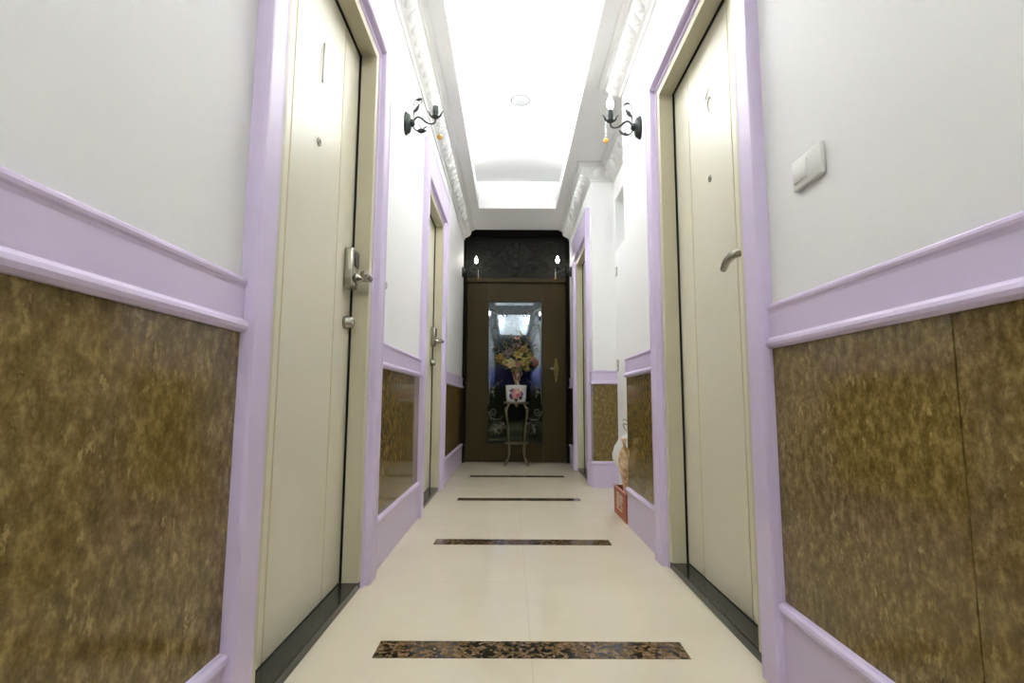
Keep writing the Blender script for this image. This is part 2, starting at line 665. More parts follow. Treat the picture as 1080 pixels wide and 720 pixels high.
crown('trim_1', [(XL, Y_END), (XL, Y_BACK)], 'white egg-patterned crown moulding above the two keypad-lock doors')
crown('trim_2', [(XR, Y_BACK), (XR, 2.93), (XS, 2.93), (XS, 4.15), (XR, 4.15), (XR, Y_END)], 'white egg-patterned crown moulding wrapping round the recess')

RAIL = [(0, 0.800), (0.014, 0.800), (0.020, 0.805), (0.022, 0.812), (0.020, 0.819), (0.013, 0.824), (0.010, 0.827), (0.010, 0.886),
        (0.0115, 0.892), (0.0135, 0.896), (0.0145, 0.901), (0.0135, 0.906), (0.011, 0.909), (0, 0.910)]
BASE = [(0, 0), (0.012, 0), (0.012, 0.176), (0.015, 0.180), (0.021, 0.184), (0.023, 0.191), (0.021, 0.198), (0.015, 0.203), (0, 0.205)]
PANEL = [(0, 0.2), (0.005, 0.2), (0.005, 0.805), (0, 0.805)]

segs = [
    ([(XL, 1.033), (XL, Y_BACK)], 'wall_left', 'before the near keypad-lock door'),
    ([(XL, 3.07), (XL, 2.06)], 'wall_left', 'between the two keypad-lock doors'),
    ([(XL, Y_END), (XL, 4.095)], 'wall_left', 'between the far keypad-lock door and the end door'),
    ([(XR, Y_BACK), (XR, 1.292)], 'wall_right', 'before the lever-handle door'),
    ([(XR, 2.308), (XR, 2.93)], 'wall_right', 'between the lever-handle door and the recess'),
    ([(XS, 4.15), (XR, 4.15), (XR, 4.26)], 'wall_right', 'on the pier beyond the recess'),
    ([(XR, 5.235), (XR, Y_END)], 'wall_right', 'beside the end door on the pier side'),
]
bcount = 3
for i, (path, wn, where) in enumerate(segs):
    o = MB().sweep(path, RAIL).build('trim_%d' % bcount, M['lilac'])
    tag(o, 'lilac moulded chair rail ' + where, 'chair rail', kind='structure')
    bcount += 1
    o = MB().sweep(path, BASE).build('baseboard_%s' % ('left' if wn == 'wall_left' else 'right'), M['lilac'])
    tag(o, 'tall lilac baseboard with beaded top ' + where, 'baseboard', kind='structure')
    pm = MB()
    if path[0] == (XR, Y_BACK):      # the slab joint seen before the lever-handle door
        pm.sweep([path[0], (XR, 0.755)], PANEL)
        pm.sweep([(XR, 0.758), path[1]], PANEL)
    else:
        pm.sweep(path, PANEL)
    p = pm.build('stone_panel', M['stone'], wall_left if wn == 'wall_left' else wall_right)
    p['label'] = 'glossy brown stone wainscot panel ' + where


# ------------------------------------------------------------------ doors
CAS = [(0, 0, 0), (0, 0, 0.008), (0.004, 0.004, 0.012), (0.020, 0.022, 0.009), (0.024, 0.027, 0.026), (0.029, 0.032, 0.031), (0.036, 0.040, 0.030),
       (0.094, 0.222, 0.030), (0.100, 0.230, 0.034), (0.106, 0.240, 0.033), (0.1075, 0.245, 0.026), (0.1075, 0.245, 0.0)]


def casing(xw, s, y0, y1, z1):
    """Moulded casing: s = +1 when the corridor lies at larger x."""
    mb = MB()
    v, f = [], []
    k = len(CAS)
    for (wj, wh, d) in CAS:
        x = xw + s * d
        v += [(x, y0 - wj, 0), (x, y0 - wj, z1 + wh), (x, y1 + wj, z1 + wh), (x, y1 + wj, 0)]
    for i in range(k - 1):
        for j in range(3):
            a = i * 4 + j
            f.append((a, a + 1, a + 5, a + 4))
    mb.add(v, f)
    mb.add([v[i * 4] for i in range(k)], [tuple(range(k))])
    mb.add([v[i * 4 + 3] for i in range(k)], [tuple(range(k))])
    return mb


def make_lock(parent, xl, s, yc, toward):
    """keypad lock body with lever at yc; toward = -1 when the lever points to smaller y."""
    zc = 1.14
    mb = MB().rbox(min(xl, xl + s * 0.036), max(xl, xl + s * 0.036), yc - 0.032, yc + 0.032, zc - 0.075, zc + 0.075, 0.010, 3)
    body = mb.build('keypad_lock', M['nickel'], parent)
    x1 = xl + s * 0.036
    MB().rbox(min(x1 - s * .002, x1 + s * 0.004), max(x1 - s * .002, x1 + s * 0.004), yc - 0.022, yc + 0.022, zc + 0.005, zc + 0.062, 0.0018, 2).build('keypad', M['steel_dark'], body)
    lv = MB()
    lv.lathe([(0.019, 0), (0.019, 0.006), (0.015, 0.010), (0.012, 0.034), (0.014, 0.044)], (0, 0, 0), 16, 'X')
    if s < 0:
        lv.v = [(-a, b, c_) for (a, b, c_) in lv.v]
    lv.v = [(a + x1, b + yc, c_ + zc - 0.035) for (a, b, c_) in lv.v]
    xq = x1 + s * 0.046
    pts = [(xq, yc + 0.012 * -toward, zc - 0.035), (xq, yc + 0.02 * toward, zc - 0.035), (xq + s * 0.002, yc + 0.045 * toward, zc - 0.035), (xq + s * 0.000, yc + 0.066 * toward, zc - 0.036)]
    lv.tube(smooth_path(pts, 5), 0.0125, 12)
    lv.build('lever', M['nickel'], body)
    zb = 0.945
    db = MB().lathe([(0.024, 0), (0.024, 0.012), (0.020, 0.016), (0.020, 0.030), (0.014, 0.034), (0, 0.034)], (0, 0, 0), 20, 'X')
    if s < 0:
        db.v = [(-a, b, c_) for (a, b, c_) in db.v]
    db.v = [(a + xl, b + yc + 0.004, c_ + zb) for (a, b, c_) in db.v]
    db.build('deadbolt', M['nickel'], parent)


def numeral(parent, xl, s, pts):
    mb = MB()
    mb.tube([(xl + s * 0.004, y, z) for (y, z) in pts], 0.0022, 6)
    mb.build('door_numeral', M['nickel'], parent)


def make_door(n, xw, s, rough, label, far_lock, lock, num=None, z_top=2.01, leaf_depth=0.06):
    y0, y1 = rough
    r = root('door_%d' % n, (0, 0, 0), label, 'door', kind='structure')
    r.location = (0, 0, 0)
    casing(xw, s, y0 - 0.004 + 0.0, y1 + 0.004, Z_OPEN - 0.004).build('casing', M['lilac'], r)
    fw = 0.035
    a, b = y0 + fw, y1 - fw
    xf, xb = xw + s * 0.006, xw - s * 0.13
    fr = MB()
    fr.box(xf, xb, y0 + .001, a, 0.03, Z_OPEN - .001)
    fr.box(xf, xb, b, y1 - .001, 0.03, Z_OPEN - .001)
    fr.box(xf, xb, a, b, z_top, Z_OPEN - .001)
    fr.build('door_frame', M['jamb'], r)
    MB().box(xw + s * 0.004, xb, y0 + .001, y1 - .001, 0.0, 0.03).build('threshold', M['black_stone'], r, bevel=0.003)
    xl = xw - s * leaf_depth
    la, lb = a + 0.003, b - 0.008
    # leaf with two engraved grooves
    g1, g2 = la + 0.172, lb - 0.166
    gw, gd = 0.004, 0.004
    prof = [(la, 0), (g1 - gw, 0), (g1 - gw * .5, -gd), (g1 + gw * .5, -gd), (g1 + gw, 0), (g2 - gw, 0), (g2 - gw * .5, -gd), (g2 + gw * .5, -gd), (g2 + gw, 0), (lb, 0), (lb, -0.045), (la, -0.045)]
    lf = MB()
    k = len(prof)
    zb, zt = 0.034, z_top - 0.006
    v = [(xl + s * d, y, z) for z in (zb, zt) for (y, d) in prof]
    f = [(i, (i + 1) % k, k + (i + 1) % k, k + i) for i in range(k)] + [tuple(range(k)), tuple(range(k, 2 * k))]
    lf.add(v, f)
    leaf = lf.build('leaf', M['cream'], r)
    gl = MB()
    for g in (g1, g2):
        gl.box(xl - s * 0.0041, xl - s * 0.0012, g - 0.0024, g + 0.0024, zb + .001, zt - .001)
    gl.build('inlay_line', M['gold_line'], leaf)
    se = MB()
    se.box(xl - s * 0.006, xl - s * 0.05, lb + .0005, b - .0005, 0.031, z_top - .0005)
    se.box(xl - s * 0.006, xl - s * 0.05, la, lb, zt + .0005, z_top - .0005)
    se.box(xl, xl + s * 0.008, b - 0.0025, b - .0005, 0.031, z_top - .0005)
    se.box(xl, xl + s * 0.008, a, b - 0.0025, z_top - 0.0025, z_top - .0005)
    se.build('door_seal', M['black'], r)
    yc = (la + lb) / 2
    if n != 3:
        pe = MB().lathe([(0.013, 0), (0.013, 0.003), (0.010, 0.005), (0.007, 0.005), (0.0068, 0.0015), (0, 0.0015)], (0, 0, 0), 16, 'X')
        if s < 0:
            pe.v = [(-p, q, t) for (p, q, t) in pe.v]
        pe.v = [(p + xl, q + yc, t + 1.462) for (p, q, t) in pe.v]
        pe = pe.build('peephole', M['nickel'], leaf)
        pl = MB().lathe([(0.0066, 0.0016), (0.005, 0.0026), (0, 0.003)], (0, 0, 0), 12, 'X')
        if s < 0:
            pl.v = [(-p, q, t) for (p, q, t) in pl.v]
        pl.v = [(p + xl, q + yc, t + 1.462) for (p, q, t) in pl.v]
        pl.build('lens', M['black'], pe)
    if num:
        numeral(leaf, xl, s, [(yc + y, z) for (y, z) in num])
    if lock == 'keypad':
        make_lock(leaf, xl, s, lb - 0.055 if far_lock else la + 0.055, -1 if far_lock else 1)
    elif lock == 'lever':
        ys = la + 0.040
        zc = 1.10
        ro = MB().rbox(min(xl, xl + s * 0.010), max(xl, xl + s * 0.010), ys - 0.022, ys + 0.022, zc - 0.09, zc + 0.055, 0.004, 2).build('handle_plate', M['nickel'], leaf)
        lv = MB()
        pts = [(xl + s * 0.008, ys, zc), (xl + s * 0.040, ys, zc), (xl + s * 0.050, ys + 0.015, zc), (xl + s * 0.052, ys + 0.05, zc + 0.002), (xl + s * 0.050, ys + 0.095, zc - 0.004), (xl + s * 0.044, ys + 0.135, zc - 0.018)]
        sp = smooth_path(pts, 5)
        lv.tube(sp, [0.010 + 0.003 * math.sin(PI * i / (len(sp) - 1)) for i in range(len(sp))], 10)
        lv.build('lever', M['nickel'], ro)
    return r


make_door(1, XL, 1, L1, 'cream door with keypad lock nearest the camera, in a lilac casing', True, 'keypad', [(-0.004, 1.655), (0.0, 1.79)])
make_door(2, XL, 1, L2, 'farther cream keypad-lock door, beyond the first wall sconce', True, 'keypad')
make_door(3, XR, -1, R3, 'far cream door in lilac casing between the pier and the end door', False, None)
make_door(5, XR, -1, R1, 'cream door with curved lever handle, beside the white wall switch', False, 'lever',
          [(-0.016, 1.705), (-0.014, 1.745), (-0.032, 1.752), (0.012, 1.768), (-0.026, 1.790)])

# ------------------------------------------------------------------ end door
ed = root('door_4', (0, 0, 0), 'black and bronze end door with etched glass panel and ironwork transom', 'door', kind='structure')
YF = Y_END
LX0, LX1, GX0, GX1, GZ0, GZ1 = -0.500, 0.610, -0.262, 0.352, 0.20, 1.775
f_ = MB()
f_.box(XL + .001, LX0, YF, 5.869, 0, ZS - .002)
f_.box(LX1, XR - .001, YF, 5.869, 0, ZS - .002)
f_.box(LX0, LX1, YF, 5.869, 2.51, ZS - .002)
f_.build('door_frame', M['door_black'], ed, bevel=0.006)
t_ = MB().box(LX0, LX1, YF + 0.012, 5.869, 1.985, 2.030)
t_.build('transom_bar', M['door_wood'], ed, bevel=0.005)
tp = MB().box(LX0, LX1, 5.80, 5.83, 2.03, 2.51).build('transom_panel', M['transom'], ed)
lf = MB()
yl0, yl1 = 5.785, 5.835
lf.box(LX0 + .003, GX0, yl0, yl1, 0.008, 1.982)
lf.box(GX1, LX1 - .003, yl0, yl1, 0.008, 1.982)
lf.box(GX0 + .002, GX1 - .002, yl0, yl1, 0.008, GZ0)
lf.box(GX0 + .002, GX1 - .002, yl0, yl1, GZ1, 1.982)
leaf = lf.build('leaf', M['door_wood'], ed, bevel=0.003)
bd = MB()
for (x0, x1, z0, z1) in ((GX0, GX0 + .010, GZ0, GZ1), (GX1 - .010, GX1, GZ0, GZ1), (GX0 + .01, GX1 - .01, GZ0, GZ0 + .010), (GX0 + .01, GX1 - .01, GZ1 - .010, GZ1)):
    bd.box(x0, x1, yl0 - .003, yl0 + .02, z0, z1)
bd.build('glazing_bead', M['iron_dark'], leaf)
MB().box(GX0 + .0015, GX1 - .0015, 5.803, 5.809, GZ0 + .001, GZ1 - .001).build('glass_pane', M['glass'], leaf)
CX = (GX0 + GX1) / 2


def spiral(cx, cz, r0, r1, a0, turns, y, n=22):
    out = []
    for i in range(n + 1):
        t = i / n
        r = r0 + (r1 - r0) * t
        a = a0 + turns * 2 * PI * t
        out.append((cx + r * math.cos(a), y, cz + r * math.sin(a)))
    return out


def mirror_tubes(mb, curves, r, cx=CX, n=6):
    for c_ in curves:
        mb.tube(c_, r, n)
        mb.tube([(2 * cx - p[0], p[1], p[2]) for p in c_], r, n)


sc = MB()
yy = 5.794
cur = []
cur.append(spiral(GX0 + 0.062, 0.545, 0.045, 0.010, PI, 1.4, yy))
cur.append(smooth_path([(GX0 + 0.020, yy, 0.55), (GX0 + 0.05, yy, 0.47), (GX0 + 0.14, yy, 0.465), (GX0 + 0.17, yy, 0.50)]))
cur.append(smooth_path([(GX0 + 0.14, yy, 0.30), (GX0 + 0.10, yy, 0.36), (GX0 + 0.14, yy, 0.43), (GX0 + 0.20, yy, 0.40)]))
cur.append(smooth_path([(GX0 + 0.02, yy, 1.70), (GX0 + 0.09, yy, 1.66), (GX0 + 0.12, yy, 1.56), (GX0 + 0.05, yy, 1.48), (GX0 + 0.03, yy, 1.38), (GX0 + 0.07, yy, 1.28)]))
cur.append(spiral(GX0 + 0.085, 1.235, 0.05, 0.012, PI / 2, -1.3, yy))
cur.append(smooth_path([(GX0 + 0.03, yy, 1.50), (GX0 + 0.015, yy, 1.2), (GX0 + 0.03, yy, 0.95), (GX0 + 0.015, yy, 0.62)]))
cur.append(smooth_path([(GX0 + 0.16, yy, 1.30), (GX0 + 0.22, yy, 1.22), (GX0 + 0.25, yy, 1.12), (GX0 + 0.29, yy, 1.05)]))
cur.append(spiral(GX0 + 0.20, 1.63, 0.05, 0.012, 0, 1.2, yy))
cur.append(smooth_path([(GX0 + 0.17, yy, 0.89), (GX0 + 0.10, yy, 0.84), (GX0 + 0.06, yy, 0.78), (GX0 + 0.08, yy, 0.70)]))
mirror_tubes(sc, cur, 0.0042)
for (lx, lz, dx, dz) in ((0.12, 0.38, -0.6, 0.5), (0.12, 0.37, -0.7, -0.3), (0.15, 0.36, 0.3, -0.7), (0.15, 0.40, 0.7, 0.5), (0.10, 0.36, -0.2, -0.9),
                         (0.09, 0.80, -0.8, 0.3), (0.08, 0.77, -0.8, -0.3), (0.12, 0.83, -0.2, 0.8), (0.06, 1.47, 0.7, 0.4), (0.08, 1.62, -0.5, 0.7)):
    leaf_shape(sc, (GX0 + lx, yy - .002, lz), (dx, 0, dz), 0.052, 0.024, (0, -1, 0))
    leaf_shape(sc, (2 * CX - GX0 - lx, yy - .002, lz), (-dx, 0, dz), 0.052, 0.024, (0, -1, 0))
sc.build('iron_scrollwork', M['iron_grey'], leaf)

# transom ironwork
sc = MB()
yy = 5.788
cur = []
for (x, z, r, a, t) in ((-0.30, 2.16, 0.075, 0, 1.5), (-0.15, 2.15, 0.07, PI, -1.5), (-0.36, 2.36, 0.07, 0, 1.4), (-0.18, 2.38, 0.06, PI, -1.4), (-0.05, 2.33, 0.05, 0, 1.2)):
    cur.append(spiral(x + 0.02, z, r, 0.012, a, t, yy))
cur.append(smooth_path([(-0.46, yy, 2.15), (-0.33, yy, 2.155), (-0.25, yy, 2.24), (-0.12, yy, 2.26), (0.0, yy, 2.16), (CX, yy, 2.10)]))
cur.append(smooth_path([(-0.46, yy, 2.44), (-0.30, yy, 2.45), (-0.20, yy, 2.29), (-0.06, yy, 2.44), (CX, yy, 2.46)]))
cur.append(smooth_path([(-0.02, yy, 2.06), (-0.06, yy, 2.2), (-0.01, yy, 2.32), (-0.03, yy, 2.46)]))
mirror_tubes(sc, cur, 0.0055)
for k in range(6):
    for sg in (1, -1):
        leaf_shape(sc, (CX + sg * (0.06 + 0.07 * k), yy - .003, 2.24 + 0.05 * math.sin(k * 2.1)), (sg * 0.8, 0, 0.6 * math.cos(k * 1.7)), 0.055, 0.026, (0, -1, 0))
for z in (2.10, 2.20, 2.30, 2.42):
    sc.ell((CX, yy, z), (0.035 if z != 2.20 else 0.05, 0.010, 0.045), 12, 8)
sc.build('transom_ironwork', M['iron_dark'], tp)

# brass lock plate and knob
pl = MB()
px, pz = 0.497, 1.005
py = yl0
out = []
for i in range(28):
    a = 2 * PI * i / 28
    h = 0.135 * math.sin(a)
    wdt = 0.026 * (0.55 + 0.45 * abs(math.cos(2.0 * a))) * math.cos(a)
    out.append((px + wdt, h + pz))
kk = len(out)
pl.add([(x, py - .006, z) for x, z in out] + [(x, py + .001, z) for x, z in out], [tuple(range(kk)), tuple(range(kk, 2 * kk))] + [(i, (i + 1) % kk, kk + (i + 1) % kk, kk + i) for i in range(kk)])
for z in (1.115, 1.085, 0.90):
    pl.lathe([(0.014, 0), (0.014, -0.005), (0.009, -0.009), (0, -0.010)], (px, py - .005, z), 14, 'Y')
plate = pl.build('lock_plate', M['brass'], leaf)
for z in (0.985, 0.945):
    MB().lathe([(0.012, 0), (0.014, -0.006), (0.010, -0.016), (0, -0.018)], (px, py - .006, z), 14, 'Y').build('lock_cylinder', M['nickel'], plate)
kb = MB()
kb.tube([(px, py - .004, 1.02), (px, py - 0.05, 1.02), (px - 0.02, py - 0.06, 1.018)], 0.007, 8)
kb.ell((px - 0.047, py - 0.062, 1.016), (0.032, 0.016, 0.018), 14, 10)
kb.build('door_handle', M['nickel'], plate)


# ------------------------------------------------------------------ wall sconces
def make_sconce(loc, rz, label):
    """Built with the wall at x = 0, arm along +x, origin at the centre of the back plate."""
    r = root('wall_sconce', loc, label, 'wall lamp', rz, 'black iron candle sconces on the corridor walls')
    bp = MB().lathe([(0.060, 0.0), (0.062, 0.006), (0.058, 0.010), (0.055, 0.012), (0.052, 0.020), (0.044, 0.026), (0.030, 0.029), (0, 0.030)], (0, 0, 0), 28, 'X', 0.62, 1.0)
    bp.build('backplate', M['iron'], r)
    MB().lathe([(0.020, 0.026), (0.020, 0.034), (0.015, 0.042), (0.012, 0.047), (0, 0.049)], (0, 0, 0.002), 16, 'X').build('boss', M['iron'], r)
    arm = MB()
    pts = smooth_path([(0.040, 0, 0.008), (0.050, 0, 0.026), (0.064, 0, 0.034), (0.082, 0, 0.026), (0.100, 0, 0.010), (0.120, 0, -0.001), (0.138, 0, -0.001), (0.150, 0, 0.008), (0.151, 0, 0.026)], 5)
    arm.tube(pts, [0.0055 if i < len(pts) * .55 else 0.0042 for i in range(len(pts))], 8)
    arm.build('arm', M['iron'], r)
    up = MB()
    up.tube(smooth_path([(0.038, 0, 0.012), (0.040, 0.002, 0.045), (0.038, 0.002, 0.075), (0.040, 0.002, 0.105), (0.052, 0.002, 0.128), (0.068, 0.002, 0.132), (0.080, 0.002, 0.122), (0.078, 0.002, 0.110)], 5), 0.0024, 6)
    up.tube(smooth_path([(0.040, 0, 0.03), (0.044, -0.002, 0.066), (0.058, -0.004, 0.086), (0.072, -0.004, 0.100)], 4), [0.003] * 13, 6)
    leaf_shape(up, (0.043, -0.002, 0.056), (0.55, 0, 0.8), 0.052, 0.022, (0.4, 1, 0))
    leaf_shape(up, (0.050, 0.002, 0.126), (0.9, 0, 0.15), 0.036, 0.016, (0, 1, 0.4), curl=0.4)
    up.build('upper_tendril', M['iron'], r)
    lo = MB()
    lo.tube(smooth_path([(0.036, 0, -0.008), (0.046, 0, -0.028), (0.062, 0, -0.040), (0.080, 0, -0.040), (0.095, 0, -0.026), (0.108, 0, -0.016)], 5), [0.0035] * 26, 6)
    leaf_shape(lo, (0.058, 0, -0.040), (0.9, 0, 0.02), 0.050, 0.026, (0, 1, 0.5), curl=-0.2)
    lo.tube(smooth_path([(0.078, 0, -0.040), (0.076, 0, -0.018), (0.066, 0, -0.006)], 4), 0.0018, 6)
    lo.build('lower_tendril', M['iron'], r)
    cx = 0.151
    cup = MB().lathe([(0.004, 0.022), (0.012, 0.028), (0.019, 0.033), (0.020, 0.037), (0.013, 0.040), (0.0125, 0.046), (0.0150, 0.060), (0.0145, 0.088), (0.011, 0.098), (0, 0.099)], (cx, 0, 0), 18)
    cup.build('candle_cup', M['iron'], r)
    for k in range(4):
        a = PI / 4 * 0 + k * PI / 2
        pe = MB()
        ca, sa = math.cos(a), math.sin(a)
        pe.tube(smooth_path([(cx + ca * 0.010, sa * 0.010, 0.030), (cx + ca * 0.024, sa * 0.024, 0.040), (cx + ca * 0.032, sa * 0.032, 0.058), (cx + ca * 0.042, sa * 0.042, 0.068)], 4), [0.0035, 0.004, 0.0045, 0.005, 0.005, 0.005, 0.0045, 0.004, 0.0035, 0.003, 0.0025, 0.002, 0.0012], 6)
        pe.build('petal_prong', M['iron'], r)
    bu = MB().lathe([(0.008, 0.096), (0.010, 0.103), (0.015, 0.111), (0.018, 0.121), (0.0175, 0.132), (0.013, 0.147), (0.007, 0.162), (0.0025, 0.175), (0, 0.179)], (cx, 0, 0), 18)
    bu.build('flame_bulb', M['bulb'], r)['label'] = 'glowing white flame-shaped bulb'
    ch = MB()
    px_ = cx + 0.024
    ch.tube([(px_ - 0.006, 0, 0.038), (px_, 0, 0.030), (px_, 0, -0.058)], 0.0008, 4)
    for k in range(5):
        z = 0.022 - k * 0.017
        ch.ell((px_, 0, z), (0.006, 0.006, 0.0075), 8, 5)
    ch.build('crystal_chain', M['crystal'], r)['label'] = 'short chain of clear crystal beads'
    MB().lathe([(0, 0.014), (0.007, 0.012), (0.013, 0.004), (0.0145, -0.002), (0.011, -0.009), (0.005, -0.014), (0, -0.015)], (px_, 0, -0.070), 10).build('amber_drop', M['amber'], r)['label'] = 'amber glass ball hanging from the chain'
    return r


sconce = make_sconce((XL, 2.50, 2.055), 0, 'black iron candle sconce between the two keypad-lock doors')
dup(sconce, (XR, 2.52, 2.050), PI, 'black iron candle sconce just beyond the lever-handle door')
dup(sconce, (XL, 5.60, 2.060), 0, 'small far candle sconce by the end door, on the wall of the keypad-lock doors')
dup(sconce, (XR, 5.56, 2.060), PI, 'small far candle sconce by the end door, on the side of its brass lock')

# ------------------------------------------------------------------ switches and small fittings
sw = root('wall_switch', (XR, 1.088, 1.176), 'white rocker switch plate beside the lever-handle door, above the lilac rail', 'switch')
MB().rbox(-0.011, 0.0, -0.056, 0.056, -0.035, 0.035, 0.004, 3).build('switch_plate', M['plastic_white'], sw)
MB().rbox(-0.015, -0.008, -0.006, 0.046, -0.021, 0.021, 0.002, 2).build('rocker', M['plastic_white'], sw)

sw = root('wall_dimmer', (XL, 2.125, 1.165), 'small ivory dimmer plate on white wall just past the near keypad-lock door', 'switch')
MB().rbox(0.0, 0.010, -0.030, 0.034, -0.045, 0.050, 0.004, 3).build('switch_plate', M['plastic_white'], sw)
MB().lathe([(0.017, 0.008), (0.017, 0.018), (0.014, 0.022), (0, 0.022)], (0, 0.004, -0.024), 18, 'X').build('knob', M['plastic_grey'], sw)

sw = root('wall_switch', (XR, 4.205, 1.145), 'tiny grey switch on the pier, next to the far door casing', 'switch')
MB().rbox(-0.010, 0.0, -0.026, 0.026, -0.036, 0.036, 0.003, 2).build('switch_plate', M['plastic_white'], sw)
MB().rbox(-0.014, -0.008, -0.012, 0.012, -0.020, 0.020, 0.002, 2).build('rocker', M['plastic_grey'], sw)

sw = root('wall_switch', (XS, 4.09, 1.695), 'thin switch plate in the recess, below the high niche', 'switch')
MB().rbox(-0.008, 0.0, -0.030, 0.030, -0.036, 0.036, 0.003, 2).build('switch_plate', M['plastic_grey'], sw)
MB().rbox(-0.011, -0.006, -0.014, 0.014, -0.022, 0.022, 0.002, 2).build('rocker', M['plastic_white'], sw)
sw = root('wall_socket', (XS, 4.10, 0.945), 'thin grey socket plate in the recess, just above the lilac rail', 'socket')
MB().rbox(-0.008, 0.0, -0.030, 0.030, -0.045, 0.045, 0.003, 2).build('socket_plate', M['plastic_grey'], sw)
so = MB()
for z in (-0.018, 0.018):
    so.rbox(-0.010, -0.006, -0.014, 0.014, z - 0.011, z + 0.011, 0.0015, 1)
so.build('outlet', M['plastic_white'], sw)

cd = root('ceiling_fixture', (0.057, 3.62, ZC), 'flat round white fixture in the middle of the lit ceiling tray', 'ceiling fixture')
MB().lathe([(0.088, 0.0), (0.088, -0.006), (0.084, -0.012), (0.070, -0.014), (0.066, -0.010), (0, -0.010)], (0, 0, 0), 36).build('fixture_rim', M['fixture'], cd)
MB().lathe([(0.065, -0.0095), (0.05, -0.017), (0.025, -0.021), (0, -0.022)], (0, 0, 0), 30).build('fixture_cover', M['fixture'], cd)

# ------------------------------------------------------------------ flower stand, pot, vase and bouquet
SX, SY = 0.060, 5.585
st = root('flower_stand', (SX, SY, 0), 'slender bronzed iron flower stand with curved legs before the end door', 'plant stand')
ty = MB().lathe([(0, 0.634), (0.126, 0.634), (0.134, 0.640), (0.134, 0.652), (0.126, 0.656), (0.122, 0.650), (0, 0.650)], (0, 0, 0), 36)
ty.build('tray', M['stand'], st)
MB().lathe([(0.010, 0.634), (0.020, 0.622), (0.012, 0.610), (0.006, 0.600), (0, 0.594)], (0, 0, 0), 14).build('finial', M['brass'], st)
for a in (math.radians(-45), math.radians(-135), math.radians(45), math.radians(135)):
    ca, sa = math.cos(a), math.sin(a)
    prof = [(0.112, 0.636), (0.122, 0.620), (0.150, 0.560), (0.155, 0.52), (0.140, 0.46), (0.128, 0.38), (0.120, 0.28), (0.112, 0.18), (0.112, 0.11), (0.126, 0.060), (0.158, 0.022), (0.172, 0.010)]
    lg = MB()
    sp = smooth_path([(r * ca, r * sa, z) for r, z in prof], 5)
    lg.tube(sp, [0.0105 + 0.0025 * math.sin(i * 0.55) for i in range(len(sp))], 8)
    lg.tube([(q * ca, q * sa, z) for q, z in [(0.156 + 0.018 * math.cos(t), 0.575 + 0.022 * math.sin(t)) for t in [i * 0.55 for i in range(12)]]], 0.005, 6)
    lg.ell((0.172 * ca, 0.172 * sa, 0.009), (0.013, 0.013, 0.009), 10, 6)
    lg.build('leg', M['stand'], st)
rg = MB()
rg.tube([(0.116 * math.cos(2 * PI * i / 32), 0.116 * math.sin(2 * PI * i / 32), 0.225) for i in range(33)], 0.006, 6, False)
rg.build('stretcher_ring', M['stand'], st)

pot = root('porcelain_pot', (SX - 0.006, SY, 0.651), 'white porcelain pot painted with a pink rose, on the flower stand', 'pot')
MB().lathe([(0, 0.0), (0.096, 0.0), (0.102, 0.006), (0.107, 0.05), (0.110, 0.10), (0.112, 0.145), (0.113, 0.165), (0.116, 0.172), (0.113, 0.178), (0.106, 0.178), (0.102, 0.170), (0.098, 0.168), (0, 0.168)], (0, 0, 0), 40).build('pot_body', M['porcelain'], pot)
MB().lathe([(0.0975, 0.1685), (0.0975, 0.176), (0.06, 0.180), (0, 0.181)], (0, 0, 0), 32).build('pot_lid', M['porcelain'], pot)

vs = root('vase', (SX + 0.004, SY, 0.8325), 'small mottled brown vase holding the bouquet', 'vase')
MB().lathe([(0, 0.0), (0.028, 0.0), (0.030, 0.004), (0.024, 0.012), (0.026, 0.024), (0.036, 0.050), (0.042, 0.080), (0.040, 0.105), (0.028, 0.128), (0.022, 0.138), (0.026, 0.152), (0.036, 0.162), (0.033, 0.164), (0.020, 0.150), (0.016, 0.138), (0.016, 0.10), (0, 0.10)], (0, 0, 0), 28).build('vase_body', M['vase'], vs)
for sg in (1, -1):
    hd = MB().tube(smooth_path([(sg * 0.024, 0, 0.146), (sg * 0.042, 0, 0.140), (sg * 0.050, 0, 0.118), (sg * 0.041, 0, 0.098)], 5), 0.0042, 8)
    hd.build('vase_handle', M['vase'], vs)

bq = root('flower_bouquet', (SX + 0.004, SY, 0.985), 'spreading bouquet of gold, cream and pink flowers above the brown vase', 'flowers')


def rose(r, col, pos, aim):
    """Open rose: three whorls of cupped petals round a tight heart, facing along aim."""
    mb = MB()
    R = Vector((0, 0, 1)).rotation_difference(Vector(aim).normalized()).to_matrix()
    P = Vector(pos)
    mb.ell(P + R @ Vector((0, 0, r * 0.25)), (r * .24, r * .24, r * .38), 8, 6, R)
    for (cnt, tilt, ln, wd, off) in ((4, 70, 0.72, 0.80, 0.1), (5, 48, 0.95, 0.95, 0.6), (6, 22, 1.05, 1.0, 0.2)):
        for k in range(cnt):
            a = 2 * PI * (k + off) / cnt + random.uniform(-.1, .1)
            t = math.radians(tilt + random.uniform(-8, 8))
            d = R @ Vector((math.cos(a) * math.cos(t), math.sin(a) * math.cos(t), math.sin(t)))
            nrm = R @ Vector((-math.cos(a) * math.sin(t), -math.sin(a) * math.sin(t), math.cos(t)))
            leaf_shape(mb, P + d * r * 0.08, d, r * ln, r * wd, nrm, 0.45, -0.25 if tilt > 40 else 0.2)
    fl_ = mb.build('flower', M[col], bq)
    return fl_


